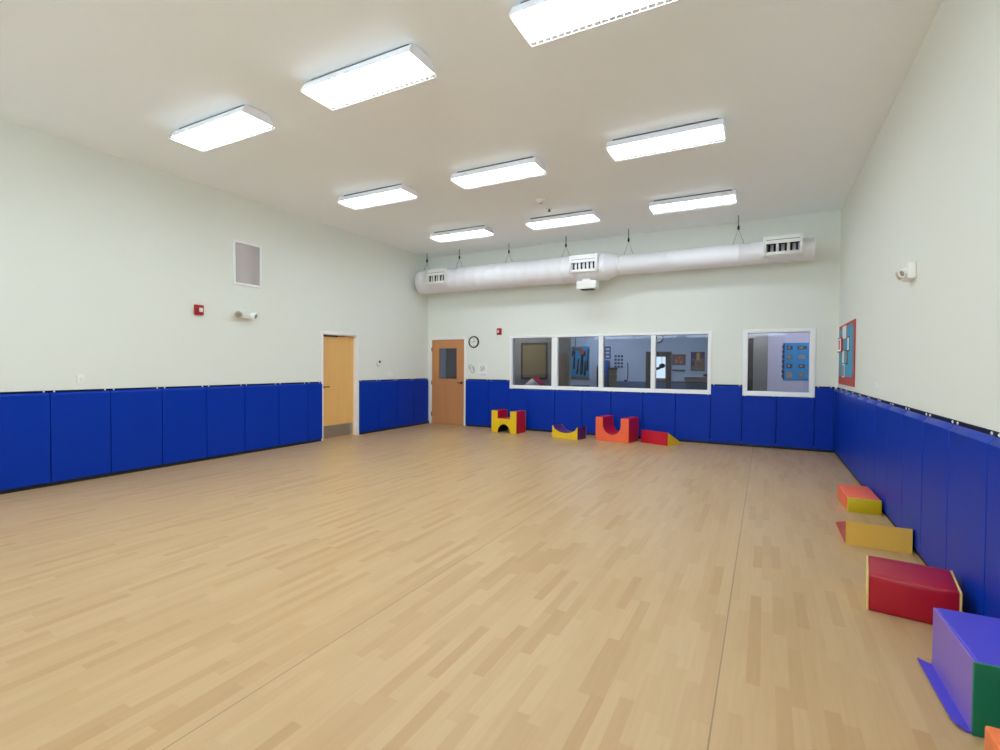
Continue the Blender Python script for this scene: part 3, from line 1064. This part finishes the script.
def bulge(bm, amt):
    """Pillow the faces of a subdivided box a little, as filled vinyl does."""
    xs_ = [v.co.x for v in bm.verts]
    ys_ = [v.co.y for v in bm.verts]
    zs_ = [v.co.z for v in bm.verts]
    lo = Vector((min(xs_), min(ys_), min(zs_)))
    hi = Vector((max(xs_), max(ys_), max(zs_)))
    for v in bm.verts:
        u = [(v.co[i] - lo[i]) / (hi[i] - lo[i]) * 2 - 1 for i in range(3)]
        for i in range(3):
            if i == 2 and u[2] < 0:
                continue
            j, k = (i + 1) % 3, (i + 2) % 3
            if abs(u[i]) > 0.8:
                v.co[i] += math.copysign(amt, u[i]) * (1 - u[j] ** 2) * (1 - u[k] ** 2)


def box_block(name, label, loc, rz, w, d_, h, cover, near, piping=None, amt=0.006, ends=None):
    """Rectangular block: cover colour all round, another colour on the face towards -y (or on the x ends)."""
    t = thing(name, label, 'foam block', loc, rz)
    e = 0.012
    bm = new_bm()
    if ends:
        box(bm, e, w - e, 0, d_, 0, h)
    else:
        box(bm, 0, w, e if near else 0, d_, 0, h)
    bevel(bm, 0.01, 2)
    bmesh.ops.subdivide_edges(bm, edges=[x_ for x_ in bm.edges if x_.calc_length() > 0.1], cuts=6, use_grid_fill=True)
    bulge(bm, amt)
    obj('top_cover', bm, M[cover], t)
    if near:
        bm = new_bm()
        box(bm, 0.0, w, 0, e + 0.006, 0, h)
        bevel(bm, 0.006, 2)
        obj('face_cover', bm, M[near], t)
    if ends:
        for a, b in ((0, e), (w - e, w)):
            bm = new_bm()
            box(bm, a, b, 0.0, d_, 0, h)
            bevel(bm, 0.008, 2)
            obj('end_cover', bm, M[ends], t)
    return t


box_block('foam_block', 'orange foam block with olive-yellow end, farthest along the padded wall', (0.775, 6.285, 0), 0.015, 0.292, 0.70, 0.149, 'orange', 'olive', amt=0.003)
box_block('foam_block', 'crimson foam block with yellow-edged ends beside the padded wall', (0.574, 3.785, 0), -0.138, 0.44, 0.40, 0.224, 'crimson', None, ends='piping', amt=0.01)

# violet block with a green end and a loose flap on the floor
t = thing('foam_block', 'violet-blue foam block with green end and floor flap by the wall', 'foam block', (0.768, 2.69, 0), 0.012)
bm = new_bm()
box(bm, 0.012, 0.312, 0.012, 0.535, 0, 0.304)
bevel(bm, 0.008, 2)
obj('top_cover', bm, M['violet'], t)
bm = new_bm()
box(bm, 0.0, 0.014, 0.012, 0.535, 0.004, 0.301)
bevel(bm, 0.005, 2)
obj('side_cover', bm, M['lavender'], t)['label'] = 'paler lavender side of the block'
bm = new_bm()
box(bm, 0.0, 0.312, 0, 0.014, 0.0, 0.304)
bevel(bm, 0.005, 2)
obj('face_cover', bm, M['green'], t)['label'] = 'green end of the block'
bm = new_bm()
pts = [(0.004, 0.008), (-0.012, 0.008), (-0.033, 0.016), (-0.046, 0.034), (-0.052, 0.06), (-0.055, 0.30), (-0.054, 0.552), (0.0, 0.535)]
A = [bm.verts.new((u, v, 0.003 + (0.012 if u < -0.03 else 0.0))) for u, v in pts]
B = [bm.verts.new((u, v, 0.010 + (0.012 if u < -0.03 else 0.0))) for u, v in pts]
n = len(pts)
bm.faces.new(A[::-1])
bm.faces.new(B)
for i in range(n):
    bm.faces.new((A[i], A[(i + 1) % n], B[(i + 1) % n], B[i]))
bmesh.ops.triangulate(bm, faces=[f_ for f_ in bm.faces if len(f_.verts) > 4])
obj('flap', bm, M['violet'], t, smooth=False)

box_block('foam_block', 'tangerine foam block nearest the camera, before the green-ended block', (0.724, 1.82, 0), 0.0, 0.33, 0.605, 0.204, 'tangerine', None, amt=0.003)

# ------------------------------------------------------------------ rooms behind the back wall
HB = 2.9
y0b = D + 0.14
bm = new_bm()
box(bm, -8.2, 1.7, y0b, D + 5.2, -0.1, 0)
struct('floor_annex', bm=bm, m=M['carpet'])
bm = new_bm()
box(bm, -8.2, 1.7, y0b, D + 5.2, HB, HB + 0.1)
struct('ceiling_annex', bm=bm, m=M['ceiling'])
bm = new_bm()
box(bm, -8.2, -0.69, D + 4.5, D + 4.62, 0, HB)
struct('wall_annex_far', bm=bm, m=M['bluewall'])
bm = new_bm()
box(bm, -8.2, -4.43, D + 1.6, D + 1.72, 0, HB)
struct('wall_annex_partition', bm=bm, m=M['greywall'])
bm = new_bm()
box(bm, -0.81, -0.69, y0b, D + 4.5, 0, HB)
struct('wall_annex_divider', bm=bm, m=M['bluewall'])
bm = new_bm()
box(bm, -0.69, 1.6, D + 3.0, D + 3.12, 0, HB)
struct('wall_corridor_far', bm=bm, m=M['greywall'])
bm = new_bm()
box(bm, 0.045, 1.6, D + 1.8, D + 1.92, 0, HB)
struct('wall_corridor_near', bm=bm, m=M['lilacwall'])
bm = new_bm()
box(bm, 1.6, 1.7, y0b, D + 3.0, 0, HB)
struct('wall_corridor_end', bm=bm, m=M['lilacwall'])
bm = new_bm()
box(bm, -8.3, -8.2, y0b, D + 4.62, 0, HB)
struct('wall_annex_end', bm=bm, m=M['bluewall'])
bm = new_bm()
box(bm, -8.3, -DL - 0.12, D, y0b, 0, HB)
box(bm, DR + 0.12, 1.7, D, y0b, 0, HB)
struct('wall_annex_front', bm=bm, m=M['bluewall'])
# slate-blue lower wall band with its dark top rail
bm = new_bm()
box(bm, -4.0, -0.81, D + 4.46, D + 4.5, 0, 1.05)
struct('trim_1', bm=bm, m=M['wainscot'])
bm = new_bm()
box(bm, -2.78, -0.81, D + 4.44, D + 4.5, 1.05, 1.075)
struct('trim_2', bm=bm, m=M['walnut'])

# unseen lamps added to brighten those rooms (above the sight line)
def added_lamp(loc, label, m):
    t = thing('added_panel_light', label, 'ceiling light', loc, 0, 'added ceiling panels behind the windows')
    bm = new_bm()
    for a, b, c, e in ((-0.62, 0.62, -0.32, -0.29), (-0.62, 0.62, 0.29, 0.32), (-0.62, -0.59, -0.29, 0.29), (0.59, 0.62, -0.29, 0.29)):
        box(bm, a, b, c, e, -0.03, 0)
    obj('frame', bm, M['housing'], t)
    bm = new_bm()
    box(bm, -0.59, 0.59, -0.29, 0.29, -0.02, -0.005)
    obj('lens', bm, m, t)


for x_, y_ in ((-2.4, D + 2.7), (-4.6, D + 3.3), (0.75, D + 0.75), (-5.9, D + 0.75), (-0.25, D + 2.4)):
    added_lamp((x_, y_, HB), 'unseen ceiling panel added to brighten a room behind the windows, above the view', M['added_lens_dim'] if x_ > -1 or x_ < -5 else M['added_lens'])

# corkboard on the grey partition
t = thing('cork_board', 'black-framed cork board on grey wall behind the first window pane', 'cork board', (-5.41, D + 1.6, 1.625))
bm = new_bm()
for a, b, c, e in ((-0.375, -0.335, -0.48, 0.48), (0.335, 0.375, -0.48, 0.48), (-0.335, 0.335, -0.48, -0.44), (-0.335, 0.335, 0.44, 0.48)):
    box(bm, a, b, -0.03, 0, c, e)
bevel(bm, 0.004, 1)
obj('frame', bm, M['walnut'], t)
bm = new_bm()
box(bm, -0.335, 0.335, -0.012, 0, -0.44, 0.44)
obj('cork_surface', bm, M['cork'], t)
t = thing('folding_panel', 'tan slatted wooden panel leaning on the grey partition wall', 'wooden panel', (-4.60, D + 1.57, 0))
bm = new_bm()
for k in range(4):
    xx = -0.115 + k * 0.062
    box(bm, xx, xx + 0.05, -0.03, 0, 0, 1.83 - 0.02 * (k % 2))
bevel(bm, 0.006, 1)
obj('slats', bm, M['tanwood'], t)
bm = new_bm()
box(bm, -0.115, 0.121, 0.0, 0.02, 0.3, 0.36)
box(bm, -0.115, 0.121, 0.0, 0.02, 1.5, 1.56)
obj('rails', bm, M['tanwood'], t)

# dollhouse on a low cabinet just behind the window
t = thing('toy_cabinet', 'dark low cabinet just behind the first window pane', 'cabinet', (-4.95, D + 0.55, 0))
bm = new_bm()
box(bm, -0.62, 0.5, -0.25, 0.25, 0.06, 1.0)
bevel(bm, 0.006, 1)
obj('body', bm, M['walnut'], t)
bm = new_bm()
box(bm, -0.64, 0.52, -0.27, 0.27, 1.0, 1.02)
obj('top', bm, M['walnut'], t)
bm = new_bm()
box(bm, -0.58, 0.46, -0.22, 0.22, 0, 0.06)
obj('plinth', bm, M['black'], t)
t = thing('dollhouse', 'toy house with cream gable and red roof behind the first window pane', 'toy house', (-4.935, D + 0.5, 1.02), 0.0)
bm = new_bm()
prism(bm, [(-0.19, 0), (0.19, 0), (0.19, 0.02), (0, 0.175), (-0.19, 0.02)], -0.1, 0.24)
obj('gable_body', bm, M['cream'], t)
for s in (-1, 1):
    bm = new_bm()
    prism(bm, [(0, 0.177), (s * 0.21, 0.005), (s * 0.21, 0.026), (0, 0.198)], -0.07, 0.27)
    obj('roof_panel', bm, M['rose'], t)

# far-wall things seen through panes two to four
t = thing('wall_poster', 'tall blue and black poster hung behind the second window pane', 'poster', (-5.12, D + 4.5, 1.59))
bm = new_bm()
box(bm, -0.3, 0.3, -0.012, 0, -0.52, 0.52)
obj('sheet', bm, M['cyanpaper'], t)
bm = new_bm()
for k, (u, v, w_, h_) in enumerate([(-0.2, 0.1, 0.05, 0.6), (-0.08, -0.1, 0.06, 0.5), (0.05, 0.0, 0.07, 0.75), (0.16, -0.15, 0.05, 0.5), (0.24, 0.1, 0.05, 0.7), (-0.26, 0.3, 0.05, 0.2), (0.14, 0.3, 0.06, 0.2)]):
    w_ *= 1.6
    prism(bm, [(u - w_ / 2, v - h_ / 2), (u + w_ / 3, v - h_ / 2 + 0.03), (u + w_ / 2, v + h_ / 2), (u - w_ / 4, v + h_ / 2 - 0.04)], -0.016, -0.012, 'y')
obj('dark_shapes', bm, M['darkfab'], t)
bm = new_bm()
box(bm, -0.3, 0.3, -0.015, -0.012, -0.52, -0.42)
box(bm, -0.25, 0.02, -0.018, -0.012, 0.4, 0.52)
obj('yellow_band', bm, M['photo3'], t)
bm = new_bm()
prism(bm, [(-0.02, 0.3), (0.1, 0.25), (0.12, 0.42), (0.02, 0.45)], -0.018, -0.012, 'y')
obj('red_shape', bm, M['redpaper'], t)
t = thing('hanging_string', 'thin dark cord hanging above the blue poster behind the second pane', 'cord', (-5.28, D + 4.48, 2.12))
bm = new_bm()
tube(bm, [(0, 0.02, 0.0), (0.004, 0, 0.15), (0, 0, 0.78)], 0.012, 6)
obj('cord', bm, M['darkfab'], t)

t = thing('office_chair', 'dark high-backed chair behind the second window pane', 'chair', (-4.20, D + 3.55, 0), 0.1)
bm = new_bm()
box(bm, -0.125, 0.1, 0.1, 0.17, 0.75, 1.5)
bevel(bm, 0.03, 3)
obj('backrest', bm, M['darkfab'], t)
bm = new_bm()
box(bm, -0.24, 0.24, -0.3, 0.16, 0.52, 0.62)
bevel(bm, 0.03, 3)
obj('seat', bm, M['darkfab'], t)
bm = new_bm()
lathe(bm, [(0.03, 0.08), (0.03, 0.52)], (0, -0.05, 0), 'z', 12)
tube(bm, [(0, 0.13, 0.57), (0, 0.18, 0.8)], 0.02, 8)
obj('stem', bm, M['black'], t)
for k in range(5):
    a = k * 2 * PI / 5
    bm = new_bm()
    tube(bm, [(0, -0.05, 0.1), (0.28 * math.cos(a), -0.05 + 0.28 * math.sin(a), 0.04)], 0.022, 8)
    obj('leg', bm, M['black'], t)
t = thing('storage_bench', 'low dark bench under the blue poster behind the second pane', 'bench', (-5.0, D + 4.2, 0))
bm = new_bm()
box(bm, -0.22, 0.22, -0.2, 0.2, 0.8, 0.9)
bevel(bm, 0.01, 1)
obj('top', bm, M['darkfab'], t)
for sx in (-1, 1):
    bm = new_bm()
    box(bm, sx * 0.19 - 0.03, sx * 0.19 + 0.03, -0.18, 0.18, 0, 0.8)
    obj('leg', bm, M['darkfab'], t)

t = thing('wall_poster', 'narrow dark blue poster high behind the third window pane', 'poster', (-4.255, D + 4.5, 1.91))
bm = new_bm()
box(bm, -0.095, 0.095, -0.01, 0, -0.19, 0.19)
obj('sheet', bm, M['navy'], t)
bm = new_bm()
for k in range(3):
    box(bm, -0.06, 0.06, -0.013, -0.01, -0.15 + k * 0.11, -0.08 + k * 0.11)
obj('printing', bm, M['bluewall'], t)
t = thing('plastic_cabinet', 'tall narrow blue plastic cabinet behind the third window pane', 'cabinet', (-4.25, D + 4.3, 0))
bm = new_bm()
box(bm, -0.1, 0.09, -0.15, 0.15, 0, 1.68)
bevel(bm, 0.015, 2)
obj('body', bm, M['bluebin'], t)
for k in range(4):
    bm = new_bm()
    box(bm, -0.08, 0.07, -0.165, -0.15, 0.1 + k * 0.39, 0.45 + k * 0.39)
    bevel(bm, 0.006, 1)
    obj('drawer', bm, M['bluebin'] if k % 2 else M['navy'], t)
t = thing('basket_stack', 'stacked grey-brown round bin behind the third window pane', 'bin', (-3.98, D + 4.1, 0))
bm = new_bm()
prof = [(0, 0)]
for k in range(8):
    prof += [(0.105, k * 0.178), (0.125, k * 0.178 + 0.16), (0.13, k * 0.178 + 0.17)]
prof += [(0, 1.44)]
lathe(bm, prof, (0, 0, 0), 'z', 24)
obj('bin_body', bm, M['photo3'], t)
bm = new_bm()
lathe(bm, [(0.132, 1.40), (0.138, 1.42), (0.132, 1.45), (0, 1.46)], (0, 0, 0), 'z', 24)
obj('lid', bm, M['walnut'], t)
t = thing('grid_chart', 'white wall chart with dark grid cells behind the third pane', 'chart', (-3.91, D + 4.5, 1.65))
bm = new_bm()
box(bm, -0.15, 0.15, -0.01, 0, -0.22, 0.22)
obj('sheet', bm, M['bluewall'], t)
bm = new_bm()
for i in range(3):
    for j in range(4):
        box(bm, -0.13 + i * 0.095, -0.06 + i * 0.095, -0.014, -0.01, -0.2 + j * 0.105, -0.13 + j * 0.105)
obj('cells', bm, M['navy'], t)
t = thing('cable_outlet', 'thin dark cord and small box on the wall behind the third pane', 'cord', (-3.64, D + 4.5, 1.05))
bm = new_bm()
tube(bm, [(0.0, -0.012, 0.55), (0.01, -0.012, 0.3), (0, -0.012, 0.05)], 0.014, 6)
obj('cord', bm, M['darkfab'], t)
bm = new_bm()
box(bm, -0.1, 0.0, -0.03, 0, -0.03, 0.045)
bevel(bm, 0.005, 1)
obj('junction_box', bm, M['darkfab'], t)

# far doorway with a daylit pane
d = struct('door_3', loc=(-2.74, D + 4.5, 0))
bm = new_bm()
for a, b, c, e in ((-0.36, -0.22, 0, 1.93), (0.22, 0.35, 0, 1.93), (-0.22, 0.22, 1.80, 1.93)):
    box(bm, a, b, -0.05, 0, c, e)
obj('door_frame', bm, M['walnut'], d)
bm = new_bm()
for a, b, c, e in ((-0.22, -0.07, 0, 1.8), (0.19, 0.22, 0, 1.8), (-0.07, 0.19, 0, 1.16), (-0.07, 0.19, 1.78, 1.8)):
    box(bm, a, b, -0.03, 0, c, e)
obj('door_leaf', bm, M['tanwood'], d)
bm = new_bm()
box(bm, -0.07, 0.19, -0.015, -0.005, 1.16, 1.78)
obj('pane', bm, M['daylight'], d)
t = thing('door_hanging', 'dark soft toy shape hung on the daylit far door pane', 'hanging', (-2.67, D + 4.465, 1.5))
bm = new_bm()
bmesh.ops.create_icosphere(bm, subdivisions=2, radius=0.09, matrix=Matrix.Translation((0.03, 0, 0.02)) @ Matrix.Diagonal((1, 0.3, 0.8, 1)))
tube(bm, [(0.02, 0, 0.0), (-0.06, 0, -0.05), (-0.13, 0, -0.07)], 0.04, 8)
tube(bm, [(0.03, 0, 0.02), (0.02, -0.002, 0.29)], 0.006, 6)
obj('body', bm, M['darkfab'], t)

t = thing('wall_clock', 'round clock with purple rim high behind the fourth window pane', 'clock', (-2.765, D + 4.5, 2.325))
bm = new_bm()
lathe(bm, [(0, 0), (0.15, 0), (0.15, -0.03), (0.125, -0.035), (0.12, -0.02), (0, -0.02)], (0, 0, 0), 'y', 32)
obj('rim', bm, M['navy'], t)
bm = new_bm()
lathe(bm, [(0, -0.024), (0.118, -0.024), (0.118, -0.02), (0, -0.02)], (0, 0, 0), 'y', 32)
f = obj('clock_face', bm, M['clockface'], t)
bm = new_bm()
box(bm, -0.005, 0.005, -0.03, -0.025, 0, 0.09)
box(bm, 0, 0.06, -0.03, -0.025, -0.005, 0.005)
obj('hands', bm, M['clockblack'], f)


def picture(label, x0, x1, z0, z1, bg, patches):
    t = thing('framed_picture', label, 'picture', ((x0 + x1) / 2, D + 4.5, (z0 + z1) / 2))
    w_, h_ = (x1 - x0) / 2, (z1 - z0) / 2
    bm = new_bm()
    for a, b, c, e in ((-w_, -w_ + 0.02, -h_, h_), (w_ - 0.02, w_, -h_, h_), (-w_ + 0.02, w_ - 0.02, -h_, -h_ + 0.02), (-w_ + 0.02, w_ - 0.02, h_ - 0.02, h_)):
        box(bm, a, b, -0.025, 0, c, e)
    obj('frame', bm, M['walnut'], t)
    bm = new_bm()
    box(bm, -w_ + 0.02, w_ - 0.02, -0.012, 0, -h_ + 0.02, h_ - 0.02)
    obj('canvas', bm, bg, t)
    for nm, mm, rects in patches:
        bm = new_bm()
        for (a, b, c, e) in rects:
            box(bm, a * w_, b * w_, -0.016, -0.012, c * h_, e * h_)
        obj(nm, bm, mm, t)


picture('russet framed picture on the far wall beside the daylit door', -2.36, -2.005, 1.546, 1.846, M['art1'], [('pale_patches', M['photo2'], [(-0.6, -0.2, -0.6, 0.1), (0.1, 0.5, -0.7, -0.1), (-0.1, 0.2, 0.2, 0.6)])])
picture('purple and yellow picture on the far wall behind the fourth pane', -1.862, -1.5, 1.381, 1.914, M['photo3'], [
    ('purple_patches', M['purple'], [(-0.9, -0.2, 0.2, 0.92), (-0.9, -0.4, -0.5, 0.1), (0.4, 0.9, 0.3, 0.9)]),
    ('yellow_patch', M['olive'], [(-0.15, 0.25, 0.1, 0.92)]),
    ('pink_patch', M['art1'], [(0.0, 0.7, -0.6, 0.0)])])
t = thing('wall_rail', 'short dark rail under the russet picture on the far wall', 'rail', (-2.185, D + 4.5, 1.395))
bm = new_bm()
box(bm, -0.17, 0.17, -0.06, 0, -0.02, 0.02)
bevel(bm, 0.005, 1)
obj('rail', bm, M['darkfab'], t)
t = thing('wall_shelf', 'thick brown wall shelf under the purple picture on the far wall', 'shelf', (-1.62, D + 4.43, 1.09))
bm = new_bm()
box(bm, -0.37, 0.37, -0.2, 0.0, 0.02, 0.09)
bevel(bm, 0.006, 1)
obj('apron', bm, M['tanwood'], t)
bm = new_bm()
box(bm, -0.38, 0.38, -0.22, 0.0, 0.09, 0.115)
obj('shelf_top', bm, M['walnut'], t)
t = thing('dark_bag', 'dark bag lying on the thick brown shelf on the far wall', 'bag', (-1.40, D + 4.33, 1.206))
bm = new_bm()
bmesh.ops.create_icosphere(bm, subdivisions=3, radius=0.1, matrix=Matrix.Translation((0, 0, 0.05)) @ Matrix.Diagonal((1.2, 0.8, 0.5, 1)))
obj('body', bm, M['darkfab'], t)

# corridor behind the small window
d = struct('door_4', loc=(-0.46, D + 3.0, 0))
bm = new_bm()
for a, b, c, e in ((-0.2, -0.15, 0, 2.22), (0.2, 0.245, 0, 2.22), (-0.15, 0.2, 2.17, 2.22)):
    box(bm, a, b, -0.02, 0, c, e)
obj('door_frame', bm, M['greywall'], d)
bm = new_bm()
box(bm, -0.15, 0.2, -0.012, 0, 1.2, 2.17)
obj('upper_panel', bm, M['walnut'], d)
bm = new_bm()
box(bm, -0.15, 0.2, -0.014, 0, 0, 1.2)
obj('lower_panel', bm, M['black'], d)
bx0, bx1, bz0, bz1 = 0.31, 0.98, 1.215, 2.03
t = thing('bulletin_board', 'bright blue bulletin board of photo prints behind the small window', 'bulletin board', ((bx0 + bx1) / 2, D + 1.799, (bz0 + bz1) / 2))
bw, bh_ = (bx1 - bx0) / 2, (bz1 - bz0) / 2
bm = new_bm()
box(bm, -bw + 0.03, bw, -0.012, 0, -bh_ + 0.01, bh_ - 0.01)
obj('backing_paper', bm, M['cyanpaper'], t)
bm = new_bm()
pts = [(-bw + 0.05, -bh_ + 0.02)]
for k in range(15):
    zz = -bh_ + 0.04 + k * (2 * bh_ - 0.08) / 14
    pts.append((-bw + (0.0 if k % 2 else 0.03), zz))
pts.append((-bw + 0.05, bh_ - 0.02))
prism(bm, pts, -0.02, -0.002, 'y')
obj('scalloped_border', bm, M['navy'], t)
for r_, (zz, hh_) in enumerate(((1.915, 0.1), (1.72, 0.1), (1.525, 0.12), (1.335, 0.13))):
    for c_, (xx, ww) in enumerate(((0.465, 0.13), (0.68, 0.14 if r_ else 0.2), (0.875, 0.12))):
        if r_ == 1 and c_ == 2:
            continue
        tt = thing('photo_print', 'small photo print pinned to the bright blue board behind the small window', 'photo', (xx + 0.012 * ((r_ * 3 + c_) % 3 - 1), D + 1.7855, zz), 0, 'photo prints on the bright blue board')
        ww, hh_ = ww * 0.86, hh_ * (0.78 + 0.1 * ((r_ + c_) % 2))
        bm = new_bm()
        box(bm, -ww / 2, ww / 2, -0.004, 0, -hh_ / 2, hh_ / 2)
        o = obj('print', bm, [M['photo1'], M['photo3'], M['photo1'], M['photo2']][(r_ + 2 * c_) % 4], tt)
        bm = new_bm()
        box(bm, -ww * 0.3, ww * 0.1, -0.006, -0.004, -hh_ * 0.2, hh_ * 0.32)
        obj('bright_patch', bm, M['photo2'], tt)
